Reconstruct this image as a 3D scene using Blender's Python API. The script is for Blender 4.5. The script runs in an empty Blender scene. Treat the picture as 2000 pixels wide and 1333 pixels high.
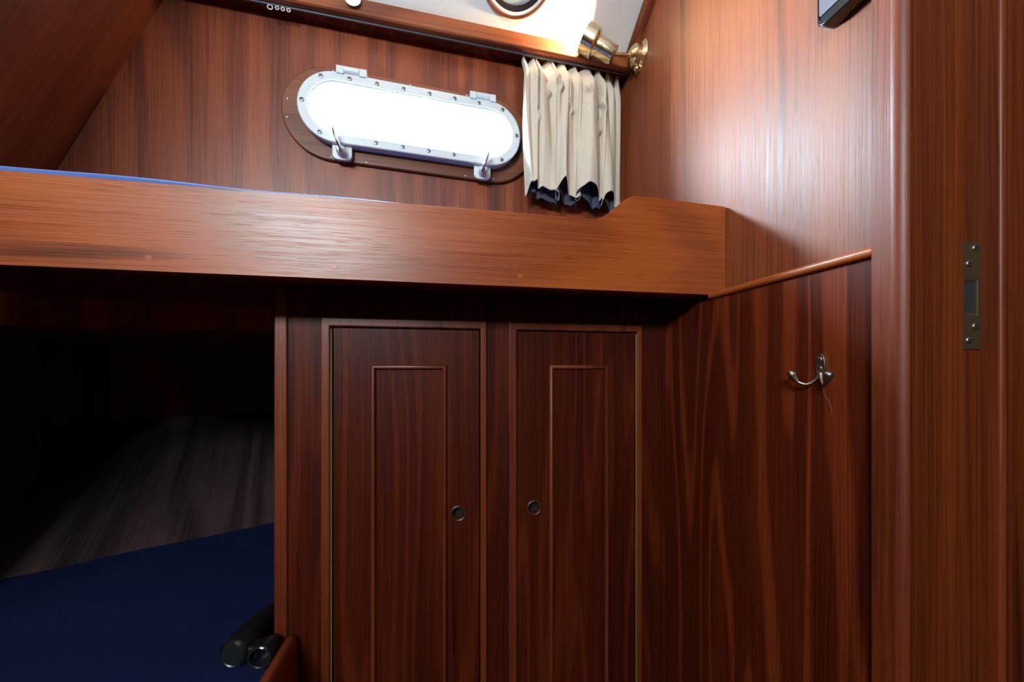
import bpy, bmesh, math, random
from mathutils import Vector, Matrix
random.seed(4)
SC = bpy.context.scene
C = SC.collection
PI = math.pi
H0 = 1.15                      # camera height above the cabin sole; heights below are given relative to it

# ------------------------------------------------------------------ camera
cam_d = bpy.data.cameras.new('camera'); cam = bpy.data.objects.new('camera', cam_d); C.objects.link(cam)
cam.location = (0, 0, H0); cam.rotation_euler = (PI/2, 0, 0)
cam_d.sensor_width = 36; cam_d.lens = 680*36/2000
cam_d.shift_y = 49.5/2000
cam_d.clip_start = 0.02
SC.camera = cam

# ------------------------------------------------------------------ world, exposure
w = bpy.data.worlds.new('overcast_sky'); SC.world = w; w.use_nodes = True
bgn = w.node_tree.nodes['Background']
bgn.inputs[0].default_value = (0.90, 0.95, 1.0, 1); bgn.inputs[1].default_value = 3.0
SC.view_settings.view_transform = 'Standard'; SC.view_settings.look = 'None'
SC.view_settings.exposure = 0.0; SC.view_settings.gamma = 1.0
SC.view_settings.use_curve_mapping = False

def area(name, loc, target, sx, sy, energy, col, spread=PI):
    d = bpy.data.lights.new(name, 'AREA'); d.shape = 'RECTANGLE'; d.size = sx; d.size_y = sy
    d.energy = energy; d.color = col; d.spread = spread
    o = bpy.data.objects.new(name, d); C.objects.link(o)
    o.location = loc
    o.rotation_euler = (Vector(target)-Vector(loc)).to_track_quat('-Z', 'Y').to_euler()
    return o
# daylight standing right outside the portlight in the berth wall, and outside the opening of the far side behind the camera
area('daylight_portlight', (-.305, 1.135, H0+.728), (-.305+.224, 1.135-.975, H0+.728-.05), .70, .20, 88.0, (.74, .86, 1.0))
area('daylight_hatch', (-.70, -1.72, H0+.99), (-.60, 0, H0+.55), .80, .34, 78.0, (.94, .96, 1.0))

# ------------------------------------------------------------------ material helpers
def newmat(name):
    m = bpy.data.materials.new(name); m.use_nodes = True
    nt = m.node_tree; b = nt.nodes['Principled BSDF']
    return m, nt, b
def plain(name, col, rough=.5, metal=0, spec=.5, coat=0):
    m, nt, b = newmat(name)
    b.inputs['Base Color'].default_value = (*col, 1); b.inputs['Roughness'].default_value = rough
    b.inputs['Metallic'].default_value = metal; b.inputs['Specular IOR Level'].default_value = spec
    b.inputs['Coat Weight'].default_value = coat
    # faint procedural wear in the gloss
    tc = nt.nodes.new('ShaderNodeTexCoord'); n = nt.nodes.new('ShaderNodeTexNoise')
    n.inputs['Scale'].default_value = 60; n.inputs['Detail'].default_value = 4
    nt.links.new(tc.outputs['Object'], n.inputs['Vector'])
    mr = nt.nodes.new('ShaderNodeMapRange')
    mr.inputs['To Min'].default_value = max(0.02, rough-.06); mr.inputs['To Max'].default_value = min(1, rough+.08)
    nt.links.new(n.outputs['Fac'], mr.inputs['Value']); nt.links.new(mr.outputs['Result'], b.inputs['Roughness'])
    return m

def wood(name, dark, mid, light, axis='z', rings=14, ring_amt=.45, rough=.36, fine_amt=.5, figure=(2.0, .26), streak=.5, spec=.5, lines=190, line_amt=.45, ring_lo=-.9):
    """varnished teak / mahogany veneer: contour lines of a stretched noise give the cathedral figure"""
    dark, mid, light = [(k[0]*.80, k[1]*.62, k[2]*.46) for k in (dark, mid, light)]      # varnish deepens the wood
    m, nt, b = newmat(name); N = nt.nodes; L = nt.links
    tc = N.new('ShaderNodeTexCoord'); oi = N.new('ShaderNodeObjectInfo')
    off = N.new('ShaderNodeVectorMath'); off.operation = 'SCALE'; off.inputs[0].default_value = (3.1, 7.7, 5.3)
    L.new(oi.outputs['Random'], off.inputs['Scale'])
    add = N.new('ShaderNodeVectorMath'); add.operation = 'ADD'
    L.new(tc.outputs['Object'], add.inputs[0]); L.new(off.outputs[0], add.inputs[1])
    def stretched(c, g):
        mp = N.new('ShaderNodeMapping'); mp.vector_type = 'POINT'
        s = {'z': (c, c, g), 'x': (g, c, c), 'y': (c, g, c)}[axis]
        mp.inputs['Scale'].default_value = s
        L.new(add.outputs[0], mp.inputs['Vector']); return mp.outputs[0]
    def noise(vec, detail=2, rough_=.5, dist=0):
        n = N.new('ShaderNodeTexNoise'); n.inputs['Scale'].default_value = 1
        n.inputs['Detail'].default_value = detail; n.inputs['Roughness'].default_value = rough_
        n.inputs['Distortion'].default_value = dist
        L.new(vec, n.inputs['Vector']); return n.outputs['Fac']
    def math_(op, a, b_=None, clamp=False):
        n = N.new('ShaderNodeMath'); n.operation = op; n.use_clamp = clamp
        for i, v in enumerate((a, b_)):
            if v is None: continue
            if isinstance(v, (int, float)): n.inputs[i].default_value = v
            else: L.new(v, n.inputs[i])
        return n.outputs[0]
    def remap(v, a, b_, c=0, d=1, smooth=False):
        n = N.new('ShaderNodeMapRange'); n.inputs['From Min'].default_value = a; n.inputs['From Max'].default_value = b_
        n.inputs['To Min'].default_value = c; n.inputs['To Max'].default_value = d
        if smooth: n.interpolation_type = 'SMOOTHSTEP'
        L.new(v, n.inputs['Value']); return n.outputs[0]
    fig = noise(stretched(figure[0], figure[1]), 1.5, .45)
    wob = noise(stretched(40, 3), 2, .6)
    ringf = math_('ADD', math_('MULTIPLY', fig, rings*6.283), math_('MULTIPLY', wob, 1.3))
    ring = math_('SINE', ringf)
    ring = remap(ring, ring_lo, 1, 0, 1, True)
    fine = remap(noise(stretched(260, 3.0), 3, .6), .3, .7)
    bands = remap(noise(stretched(16, .55), 3, .55), .36, .68)
    pores = remap(noise(stretched(620, 17), 2, .5), .60, .74)
    sx = N.new('ShaderNodeSeparateXYZ'); L.new(add.outputs[0], sx.inputs[0])
    cross = math_('ADD', sx.outputs['Z'], sx.outputs['Y']) if axis == 'x' else math_('ADD', sx.outputs['X'], sx.outputs['Y'])
    lf = math_('ADD', math_('MULTIPLY', cross, lines), math_('MULTIPLY', fig, rings*2.2))
    lf = math_('ADD', lf, math_('MULTIPLY', noise(stretched(30, 1.2), 2, .5), 2.2))
    lsn = math_('SINE', math_('MULTIPLY', lf, 6.283))
    lmask = remap(noise(stretched(9, .6), 2, .5), .38, .62)
    lsn = math_('MULTIPLY', remap(lsn, .25, 1.0, 0, 1, True), lmask)
    t = math_('ADD', math_('MULTIPLY', ring, ring_amt), math_('MULTIPLY', fine, fine_amt*.55))
    t = math_('ADD', t, math_('MULTIPLY', bands, streak*.6))
    t = math_('DIVIDE', t, ring_amt+fine_amt*.55+streak*.6)
    cr = N.new('ShaderNodeValToRGB'); L.new(t, cr.inputs['Fac'])
    e = cr.color_ramp.elements
    e[0].position = .12; e[0].color = (*dark, 1); e[1].position = .88; e[1].color = (*light, 1)
    k = cr.color_ramp.elements.new(.48); k.color = (*mid, 1)
    dk = N.new('ShaderNodeMix'); dk.data_type = 'RGBA'; dk.blend_type = 'MULTIPLY'
    L.new(math_('MULTIPLY', pores, .55), dk.inputs['Factor'])
    L.new(cr.outputs['Color'], dk.inputs['A']); dk.inputs['B'].default_value = (.32, .26, .22, 1)
    dl = N.new('ShaderNodeMix'); dl.data_type = 'RGBA'; dl.blend_type = 'MULTIPLY'
    L.new(math_('MULTIPLY', lsn, line_amt), dl.inputs['Factor']); L.new(dk.outputs['Result'], dl.inputs['A'])
    dl.inputs['B'].default_value = (.34, .24, .22, 1); dk = dl
    # occasional dark mineral streaks along the grain
    ms = remap(noise(stretched(26, .8), 2, .5, .6), .66, .76)
    dk2 = N.new('ShaderNodeMix'); dk2.data_type = 'RGBA'; dk2.blend_type = 'MULTIPLY'
    L.new(math_('MULTIPLY', ms, .75), dk2.inputs['Factor']); L.new(dk.outputs['Result'], dk2.inputs['A'])
    dk2.inputs['B'].default_value = (.28, .20, .18, 1)
    L.new(dk2.outputs['Result'], b.inputs['Base Color'])
    rg = math_('ADD', rough-.05, math_('MULTIPLY', fine, .10))
    L.new(rg, b.inputs['Roughness'])
    b.inputs['Specular IOR Level'].default_value = spec
    bp = N.new('ShaderNodeBump'); bp.inputs['Strength'].default_value = .22; bp.inputs['Distance'].default_value = .0004
    hgt = math_('SUBTRACT', math_('MULTIPLY', fine, .6), pores)
    L.new(hgt, bp.inputs['Height']); L.new(bp.outputs['Normal'], b.inputs['Normal'])
    return m

D, Mi, Li = (.055, .014, .006), (.170, .041, .013), (.285, .083, .026)
W_wall = wood('teak_wall_veneer', (.13,.030,.012), (.270,.066,.022), (.350,.100,.033), 'z', 6, .35, .42, .6, (5.5,.45), streak=.40, line_amt=.7, ring_lo=-.5)
W_bulk = wood('teak_bulkhead_veneer', (.17,.048,.018), (.290,.088,.030), (.360,.115,.040), 'z', 5, .12, .50, .7, streak=.25, line_amt=.25)
W_low = wood('mahogany_lower_veneer', (.075,.013,.005), (.150,.026,.008), (.265,.060,.018), 'z', 9, .50, .40, .6, (7.5,.50), .55, spec=.25, line_amt=.5, ring_lo=.35)
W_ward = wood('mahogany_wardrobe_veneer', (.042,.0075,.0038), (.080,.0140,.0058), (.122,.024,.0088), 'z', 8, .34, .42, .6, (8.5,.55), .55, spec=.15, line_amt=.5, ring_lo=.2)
W_mould = wood('mahogany_moulding', (.10,.022,.007), (.16,.036,.011), (.21,.052,.016), 'z', 6, .3, .38, .5, spec=.4)
W_mouldx = wood('mahogany_moulding_across', (.10,.022,.007), (.16,.036,.011), (.21,.052,.016), 'x', 6, .3, .38, .5, spec=.4)
W_board = wood('teak_leeboard', (.25,.064,.014), (.380,.102,.022), (.450,.138,.032), 'x', 10, .30, .36, .6, (2.2,.5), .35, spec=.42, lines=260, line_amt=.3)
W_fascia = wood('teak_fascia', (.12,.035,.012), (.290,.085,.026), (.370,.125,.040), 'x', 8, .5, .36, .4, (3.5,.6), .5)
W_left = wood('mahogany_left_panel', (.13,.030,.012), (.200,.050,.018), (.270,.074,.026), 'z', 7, .4, .45, .5, spec=.3)
W_post = wood('teak_post', (.10,.020,.006), (.20,.042,.011), (.27,.062,.016), 'z', 7, .35, .46, .6)
W_jamb = wood('teak_jamb', (.095,.021,.005), (.165,.038,.008), (.22,.056,.012), 'z', 3, .15, .45, .9, (3,.2), .5, spec=.3, line_amt=.3)
W_ring = wood('teak_ring', (.09,.032,.016), (.21,.075,.032), (.29,.11,.05), 'x', 6, .4, .40, .5)
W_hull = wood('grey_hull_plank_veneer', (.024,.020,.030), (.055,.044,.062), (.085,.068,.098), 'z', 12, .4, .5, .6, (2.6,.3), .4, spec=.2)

def vinyl(name, col, sc=900, bump=.12, rough=.8):
    m, nt, b = newmat(name); N = nt.nodes; L = nt.links
    b.inputs['Base Color'].default_value = (*col, 1); b.inputs['Roughness'].default_value = rough
    b.inputs['Specular IOR Level'].default_value = .2
    tc = N.new('ShaderNodeTexCoord'); n = N.new('ShaderNodeTexNoise'); n.inputs['Scale'].default_value = sc; n.inputs['Detail'].default_value = 3
    L.new(tc.outputs['Object'], n.inputs['Vector'])
    bp = N.new('ShaderNodeBump'); bp.inputs['Strength'].default_value = bump; bp.inputs['Distance'].default_value = .0006
    L.new(n.outputs['Fac'], bp.inputs['Height']); L.new(bp.outputs['Normal'], b.inputs['Normal'])
    n2 = N.new('ShaderNodeTexNoise'); n2.inputs['Scale'].default_value = sc*.45; n2.inputs['Detail'].default_value = 2
    L.new(tc.outputs['Object'], n2.inputs['Vector'])
    mx = N.new('ShaderNodeMix'); mx.data_type = 'RGBA'
    mx.inputs['A'].default_value = (*[c*.86 for c in col], 1); mx.inputs['B'].default_value = (*col, 1)
    L.new(n2.outputs['Fac'], mx.inputs['Factor']); L.new(mx.outputs['Result'], b.inputs['Base Color'])
    return m
M_vinyl = vinyl('white_headliner', (.88,.87,.84))

def fabric(name, col, thread=(.8,.8,.8), sc=1400, sheen=0.0, trans=0.0):
    m, nt, b = newmat(name); N = nt.nodes; L = nt.links
    tc = N.new('ShaderNodeTexCoord')
    outs = []
    for s in ((sc, 60, 60), (60, 60, sc)):
        mp = N.new('ShaderNodeMapping'); mp.inputs['Scale'].default_value = s
        L.new(tc.outputs['Object'], mp.inputs['Vector'])
        n = N.new('ShaderNodeTexNoise'); n.inputs['Scale'].default_value = 1; n.inputs['Detail'].default_value = 2
        L.new(mp.outputs[0], n.inputs['Vector']); outs.append(n.outputs['Fac'])
    a = N.new('ShaderNodeMath'); a.operation = 'ADD'; L.new(outs[0], a.inputs[0]); L.new(outs[1], a.inputs[1])
    mr = N.new('ShaderNodeMapRange'); mr.inputs['From Min'].default_value = .7; mr.inputs['From Max'].default_value = 1.3
    L.new(a.outputs[0], mr.inputs['Value'])
    mx = N.new('ShaderNodeMix'); mx.data_type = 'RGBA'
    mx.inputs['A'].default_value = (*[c*t for c, t in zip(col, thread)], 1); mx.inputs['B'].default_value = (*col, 1)
    L.new(mr.outputs[0], mx.inputs['Factor']); L.new(mx.outputs['Result'], b.inputs['Base Color'])
    bp = N.new('ShaderNodeBump'); bp.inputs['Strength'].default_value = .2; bp.inputs['Distance'].default_value = .0005
    L.new(a.outputs[0], bp.inputs['Height']); L.new(bp.outputs['Normal'], b.inputs['Normal'])
    b.inputs['Roughness'].default_value = .9; b.inputs['Specular IOR Level'].default_value = .15
    b.inputs['Sheen Weight'].default_value = sheen
    if trans:
        tl = N.new('ShaderNodeBsdfTranslucent'); L.new(mx.outputs['Result'], tl.inputs['Color'])
        ms = N.new('ShaderNodeMixShader'); ms.inputs[0].default_value = trans
        out = N['Material Output']; L.new(b.outputs[0], ms.inputs[1]); L.new(tl.outputs[0], ms.inputs[2]); L.new(ms.outputs[0], out.inputs['Surface'])
    return m
M_linen = fabric('beige_linen', (.72,.64,.53), (.84,.82,.80), trans=.10)
M_lining = fabric('grey_lining', (.075,.078,.11), (.8,.8,.8))
M_navy = fabric('navy_cover', (.0035,.0105,.050), (.7,.7,.75), 900, 0)
M_blue = fabric('blue_sheet', (.06,.13,.36), (.8,.8,.85), 900, .1)
M_alu = plain('white_coated_alloy', (.60,.63,.65), .35, .0, .5)
M_steel = plain('polished_steel', (.62,.64,.66), .18, 1)
M_screw = plain('steel_screw', (.42,.43,.45), .30, 1)
M_slot = plain('screw_recess', (.02,.02,.025), .6)
M_brass = plain('polished_brass', (.84,.70,.42), .20, 1)
M_dbrass = plain('aged_brass', (.20,.16,.085), .42, .9)
M_hinge = plain('hinge_brass', (.19,.145,.055), .5, .2)
M_nickel = plain('antique_nickel', (.38,.34,.28), .34, 1)
M_black = plain('black_rubber', (.008,.008,.010), .30)
M_bplastic = plain('black_gloss_plastic', (.012,.014,.013), .12, 0, .6)
M_screen = plain('grey_panel_face', (.13,.11,.14), .40)
M_white = plain('white_plastic', (.80,.80,.78), .35)
M_gasket = plain('dark_gasket', (.03,.02,.02), .35)
M_track = plain('grey_aluminium_track', (.13,.14,.17), .35, .6)
M_dark = plain('dark_void', (.004,.004,.004), .9)  # near-black: shade inside the pulls and wardrobe is put into the colour
M_ink = plain('black_ink', (.01,.01,.01), .6)
def glassy(name, tint, gl=.06):
    m, nt, b = newmat(name); N = nt.nodes; L = nt.links
    tr = N.new('ShaderNodeBsdfTransparent'); tr.inputs[0].default_value = (*tint, 1)
    gs = N.new('ShaderNodeBsdfGlossy'); gs.inputs['Roughness'].default_value = .03
    ms = N.new('ShaderNodeMixShader')
    fr = N.new('ShaderNodeLayerWeight'); fr.inputs['Blend'].default_value = .08
    L.new(fr.outputs['Fresnel'], ms.inputs[0]); L.new(tr.outputs[0], ms.inputs[1]); L.new(gs.outputs[0], ms.inputs[2])
    L.new(ms.outputs[0], N['Material Output'].inputs['Surface']); return m
M_glass = glassy('clear_glass', (.93,.98,.98))
M_lens = plain('frosted_lens', (.46,.52,.50), .25)
m_, nt_, b_ = newmat('translucent_silicone')
b_.inputs['Base Color'].default_value = (.78,.93,.95,1); b_.inputs['Roughness'].default_value = .25
b_.inputs['Subsurface Weight'].default_value = .6; b_.inputs['Subsurface Radius'].default_value = (.01,.015,.018)
M_silicone = m_
m_, nt_, b_ = newmat('warm_bulb')
b_.inputs['Emission Color'].default_value = (1,.72,.35,1); b_.inputs['Emission Strength'].default_value = 30
M_bulb = m_

# ------------------------------------------------------------------ object helpers
def frame(ox, oy, ux, uy, oh=0.0):
    """local x along the wall, local y into the wall (away from the room), local z up"""
    u = Vector((ux, uy, 0)).normalized(); v = Vector((0, 0, 1)); d = v.cross(u)
    m = Matrix.Identity(4)
    for i in range(3):
        m[i][0] = u[i]; m[i][1] = d[i]; m[i][2] = v[i]
    m[0][3], m[1][3], m[2][3] = ox, oy, H0+oh
    return m
def tag(o, label=None, cat=None, group=None, kind=None):
    if label: o['label'] = label
    if cat: o['category'] = cat
    if group: o['group'] = group
    if kind: o['kind'] = kind
    return o
def empty(name, mat4):
    o = bpy.data.objects.new(name, None); C.objects.link(o); o.empty_display_size = .05
    o.matrix_world = mat4; bpy.context.view_layer.update(); return o
def link(name, bm, mat, M=None, parent=None, smooth=False, bevel=0, seg=3, mats=None, angle=35):
    bmesh.ops.recalc_face_normals(bm, faces=bm.faces)
    me = bpy.data.meshes.new(name); bm.to_mesh(me); bm.free()
    for mm in (mats or [mat]): me.materials.append(mm)
    o = bpy.data.objects.new(name, me); C.objects.link(o)
    if M is not None: o.matrix_world = M
    if parent is not None:
        o.parent = parent
        o.matrix_parent_inverse = PW[parent.name].inverted() if parent.name in PW else parent.matrix_world.inverted()
    PW[o.name] = (M.copy() if M is not None else Matrix.Identity(4))
    if smooth or bevel:
        for p in me.polygons: p.use_smooth = True
    if bevel:
        b = o.modifiers.new('bevel', 'BEVEL'); b.width = bevel; b.segments = seg; b.limit_method = 'ANGLE'; b.angle_limit = math.radians(40)
        b.harden_normals = True
    elif smooth:
        me.set_sharp_from_angle(angle=math.radians(angle))
    return o
PW = {}
def bm_box(bm, x0, x1, y0, y1, z0, z1):
    vs = [bm.verts.new(p) for p in ((x0,y0,z0),(x1,y0,z0),(x1,y1,z0),(x0,y1,z0),(x0,y0,z1),(x1,y0,z1),(x1,y1,z1),(x0,y1,z1))]
    for f in ((0,1,2,3),(4,5,6,7),(0,1,5,4),(1,2,6,5),(2,3,7,6),(3,0,4,7)): bm.faces.new([vs[i] for i in f])
def box(name, x0, x1, y0, y1, z0, z1, M, mat, parent=None, bevel=0, seg=3):
    bm = bmesh.new(); bm_box(bm, x0, x1, y0, y1, z0, z1)
    return link(name, bm, mat, M, parent, bevel=bevel, seg=seg)
def bm_plate(bm, outer, holes, y0, y1):
    """outline in the local x/z plane with holes, extruded in y"""
    es = []
    for loop in [outer]+list(holes):
        vs = [bm.verts.new((p[0], y0, p[1])) for p in loop]
        es += [bm.edges.new((vs[i], vs[(i+1) % len(vs)])) for i in range(len(vs))]
    r = bmesh.ops.triangle_fill(bm, use_beauty=True, use_dissolve=False, edges=es)
    fs = [g for g in r['geom'] if isinstance(g, bmesh.types.BMFace)]
    if holes:
        for f in list(fs):
            c = f.calc_center_median()
            if any(inside((c.x, c.z), h) for h in holes): bm.faces.remove(f); fs.remove(f)
    ex = bmesh.ops.extrude_face_region(bm, geom=fs)
    for v in ex['geom']:
        if isinstance(v, bmesh.types.BMVert): v.co.y += y1-y0
def inside(p, poly):
    x, y = p; c = False; n = len(poly)
    for i in range(n):
        x1, y1 = poly[i]; x2, y2 = poly[(i+1) % n]
        if (y1 > y) != (y2 > y) and x < (x2-x1)*(y-y1)/(y2-y1)+x1: c = not c
    return c
def plate(name, outer, holes, y0, y1, M, mat, parent=None, bevel=0, seg=3):
    bm = bmesh.new(); bm_plate(bm, outer, holes, y0, y1)
    return link(name, bm, mat, M, parent, bevel=bevel, seg=seg)
def rect(x0, x1, z0, z1): return [(x0,z0),(x1,z0),(x1,z1),(x0,z1)]
def circle(cx, cz, r, n=40): return [(cx+r*math.cos(2*PI*i/n), cz+r*math.sin(2*PI*i/n)) for i in range(n)]
def stadium(cx, cz, L, H, n=20, tilt=0.0):
    r = H/2; a = L/2-r; pts = []
    for i in range(n+1): t = -PI/2+PI*i/n; pts.append((a+r*math.cos(t), r*math.sin(t)))
    for i in range(n+1): t = PI/2+PI*i/n; pts.append((-a+r*math.cos(t), r*math.sin(t)))
    c, s = math.cos(tilt), math.sin(tilt)
    return [(cx+x*c-z*s, cz+x*s+z*c) for x, z in pts]
def bm_lathe(bm, prof, p0, axis, n=40):
    """profile [(distance along axis, radius)] turned round the axis from p0"""
    ax = Vector(axis).normalized(); p0 = Vector(p0)
    s = ax.orthogonal().normalized(); t = ax.cross(s)
    rows = []
    for d, r in prof:
        if r < 1e-6: rows.append([bm.verts.new(p0+ax*d)])
        else: rows.append([bm.verts.new(p0+ax*d+(s*math.cos(2*PI*i/n)+t*math.sin(2*PI*i/n))*r) for i in range(n)])
    for a, b in zip(rows, rows[1:]):
        for i in range(n):
            j = (i+1) % n
            if len(a) == 1 and len(b) == 1: continue
            if len(a) == 1: bm.faces.new((a[0], b[i], b[j]))
            elif len(b) == 1: bm.faces.new((a[i], a[j], b[0]))
            else: bm.faces.new((a[i], a[j], b[j], b[i]))
def lathe(name, prof, p0, axis, mat, M=None, parent=None, n=40, angle=35):
    bm = bmesh.new(); bm_lathe(bm, prof, p0, axis, n); return link(name, bm, mat, M, parent, smooth=True, angle=angle)
def catmull(pts, k=8):
    P = [Vector(p) for p in pts]; P = [P[0]*2-P[1]]+P+[P[-1]*2-P[-2]]; out = []
    for i in range(1, len(P)-2):
        for j in range(k):
            t = j/k; a, b, c, d = P[i-1], P[i], P[i+1], P[i+2]
            out.append(.5*((2*b)+(c-a)*t+(2*a-5*b+4*c-d)*t*t+(3*b-a-3*c+d)*t**3))
    out.append(P[-2]); return out
def bm_tube(bm, pts, rad, n=14, closed=False, flat=1.0):
    P = [Vector(p) for p in pts]; R = rad if isinstance(rad, (list, tuple)) else [rad]*len(P)
    rows = []; ref = None; m = len(P)
    for i, p in enumerate(P):
        if closed: d = P[(i+1) % m]-P[i-1]
        else: d = P[min(i+1, m-1)]-P[max(i-1, 0)]
        d.normalize()
        if ref is None: ref = d.orthogonal().normalized()
        ref = (ref-d*ref.dot(d)).normalized(); b = d.cross(ref)
        rows.append([bm.verts.new(p+(ref*math.cos(2*PI*j/n)+b*flat*math.sin(2*PI*j/n))*R[i]) for j in range(n)])
    for i in range(m if closed else m-1):
        a, b = rows[i], rows[(i+1) % m]
        for j in range(n): bm.faces.new((a[j], a[(j+1) % n], b[(j+1) % n], b[j]))
    if not closed:
        bm.faces.new(rows[0]); bm.faces.new(rows[-1][::-1])
def tube(name, pts, rad, mat, M=None, parent=None, n=14, closed=False, flat=1.0):
    bm = bmesh.new(); bm_tube(bm, pts, rad, n, closed, flat); return link(name, bm, mat, M, parent, smooth=True, angle=60)
def screw(name, x, y, z, r, M, parent, mat=None, proud=.0022):
    """pan head with a cross recess, facing the room (local -y)"""
    bm = bmesh.new()
    bm_lathe(bm, [(0, r), (proud*.5, r*.97), (proud*.85, r*.75), (proud, r*.35), (proud, 0)], (x, y, z), (0, -1, 0), 18)
    o = link(name, bm, mat or M_screw, M, parent, smooth=True, angle=60)
    bm = bmesh.new()
    for a in (.5, .5+PI/2):
        c, s = math.cos(a)*r*.62, math.sin(a)*r*.62; nx, nz = -math.sin(a)*r*.14, math.cos(a)*r*.14
        q = [(x+c+nx, z+s+nz), (x-c+nx, z-s+nz), (x-c-nx, z-s-nz), (x+c-nx, z+s-nz)]
        f = [bm.verts.new((p[0], y-proud-.0002, p[1])) for p in q]; g = [bm.verts.new((p[0], y-proud*.6, p[1])) for p in q]
        bm.faces.new(f)
        for i in range(4): bm.faces.new((f[i], f[(i+1) % 4], g[(i+1) % 4], g[i]))
    link('screw_recess', bm, M_slot, M, o)
    return o

# ------------------------------------------------------------------ frames of the main planes
# berth-side wall with the portlight
bW = .23; FW = frame(0, 1.136, 1, bW); kW = math.hypot(1, bW)       # u = X*kW
# leeboard of the upper bunk
FB = frame(0, .674, 1, .184); kB = math.hypot(1, .184)
# wardrobe front
FC = frame(0, .832, 1, .184)
# bulkheads on the right: local x runs towards the camera
wd = Vector((.1735, -1, 0)).normalized()
FR = frame(.6, 0, wd.x, wd.y)                                       # plane X = .6-.1735*Y ; u = -Y*1.015
FL = frame(.5566, 0, wd.x, wd.y); kR = math.hypot(1, .1735)
def uR(Y): return -Y*kR

# ------------------------------------------------------------------ shell
def pw(M, p): return M @ Vector(p)
floor = box('floor', -2.4, 1.7, -1.75, 2.6, -H0-.05, -H0, frame(0, 0, 1, 0), W_jamb); tag(floor, kind='structure')
# portlight wall with a stadium hole
PTILT = -.017
PCX, PCZ = -.292*kW, .726                                           # centre of the portlight on the wall
hole = stadium(PCX, PCZ, .604, .172, 24, PTILT)
wall = plate('wall_back', rect(-1.75, .52, .10, 1.36), [hole], 0, .03, FW, W_wall); tag(wall, kind='structure')
# slanted panel at the left of the bunk: leans towards the cabin as it rises
ax, ay, ah = -1.14, .843, .485; bx_, by_, bh = -.934, .8946, .942
def slant_panel():
    e = Vector((bx_-ax, by_-ay, bh-ah)); e.normalize()
    g = Vector((.1735, -1, 0)).normalized(); n = e.cross(g).normalized(); g = n.cross(e).normalized()
    m = Matrix.Identity(4)
    for i in range(3): m[i][0] = g[i]; m[i][1] = -n[i] ; m[i][2] = e[i]
    if m.to_3x3().determinant() < 0:
        for i in range(3): m[i][1] = -m[i][1]
    m[0][3], m[1][3], m[2][3] = ax, ay, H0+ah
    return m, n
FS, nS = slant_panel()
sgn = 1 if (FS.to_3x3() @ Vector((0, 1, 0))).x < 0 else -1
o = plate('wall_left', rect(-.05, .95, -.52, .95), [], 0, .02*sgn, FS, W_left); tag(o, kind='structure')
# right bulkhead, upper part
o = box('wall_right', uR(1.40), uR(.43), 0, .03, .10, 1.5, FR, W_bulk); tag(o, kind='structure')
# right bulkhead, lower part, standing proud under the batten
o = box('wall_right_lower', uR(1.05), uR(.452), 0, .042, -H0, .1435, FL, W_low, bevel=.0015); tag(o, kind='structure')
o = box('trim_1', uR(.7524), uR(.452), -.007, .043, .1435, .158, FL, W_board, bevel=.0065, seg=5); tag(o, kind='structure')
# ceiling: slopes up from the fascia, then runs flat
FFZ = 1.071; bF = .22; kF = math.hypot(1, bF)
FF = frame(0, FFZ, 1, bF)                                           # fascia plane
SL = .60
def ceiling():
    bm = bmesh.new()
    h0, h1 = 1.031, 1.275; run = (h1-h0)/SL
    prof = [(.12, h0-SL*.12*.15), (.004, h0-.001), (-run*.5, h0+SL*run*.5), (-run, h1), (-run-2.9, h1+.02)]
    rows = [[bm.verts.new((x, y, z)) for y, z in prof] for x in (-2.4, 2.2)]
    up = [[bm.verts.new((x, y, z+.05)) for y, z in prof] for x in (-2.4, 2.2)]
    for r in (rows, up):
        for i in range(len(prof)-1): bm.faces.new((r[0][i], r[0][i+1], r[1][i+1], r[1][i]))
    for i in range(len(prof)-1):
        for k in (0, 1): bm.faces.new((rows[k][i], rows[k][i+1], up[k][i+1], up[k][i]))
    for i in (0, -1): bm.faces.new((rows[0][i], rows[1][i], up[1][i], up[0][i]))
    return link('ceiling', bm, M_vinyl, FF)
tag(ceiling(), kind='structure')
# fascia beam with rounded lower edge, and the soffit board behind it
def fascia():
    bm = bmesh.new(); z0, z1, t = .985, 1.034, .020
    prof = [(0, z1)] + [(0-0.0, z1-.002)] + [(0, z0+.014), (-.003, z0+.012), (-.0045, z0+.008), (-.004, z0+.003), (0.0, z0), (.010, z0), (t, z0+.002), (t, z1)]
    rows = [[bm.verts.new((x, y, z)) for y, z in prof] for x in (-1.55, .4055)]
    n = len(prof)
    for i in range(n): bm.faces.new((rows[0][i], rows[0][(i+1) % n], rows[1][(i+1) % n], rows[1][i]))
    for r in rows: bm.faces.new(r)
    return link('trim_2', bm, W_fascia, FF, smooth=True, angle=28)
tag(fascia(), kind='structure')
o = box('trim_3', -1.55, .40, .020, .090, .990, 1.02, FF, W_low); tag(o, kind='structure')
# quarter round where ceiling and bulkhead meet
def cornice():
    u0 = uR(1.15)
    bm = bmesh.new(); prof = []
    for i in range(7): a = PI/2*i/6; prof.append((-.026*math.cos(a), -.030*math.sin(a)))
    prof += [(0.012, 0.0), (-.0, .012)]
    rows = []
    for Y, h in ((1.15, 1.031), (1.145, 1.034), (.745, 1.274)):
        rows.append([bm.verts.new((uR(Y), p[0], h+p[1])) for p in prof])
    n = len(prof)
    for a, b in zip(rows, rows[1:]):
        for i in range(n): bm.faces.new((a[i], a[(i+1) % n], b[(i+1) % n], b[i]))
    bm.faces.new(rows[0]); bm.faces.new(rows[-1])
    return link('trim_4', bm, W_mouldx, FR, smooth=True, angle=50)
tag(cornice(), kind='structure')
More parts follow.
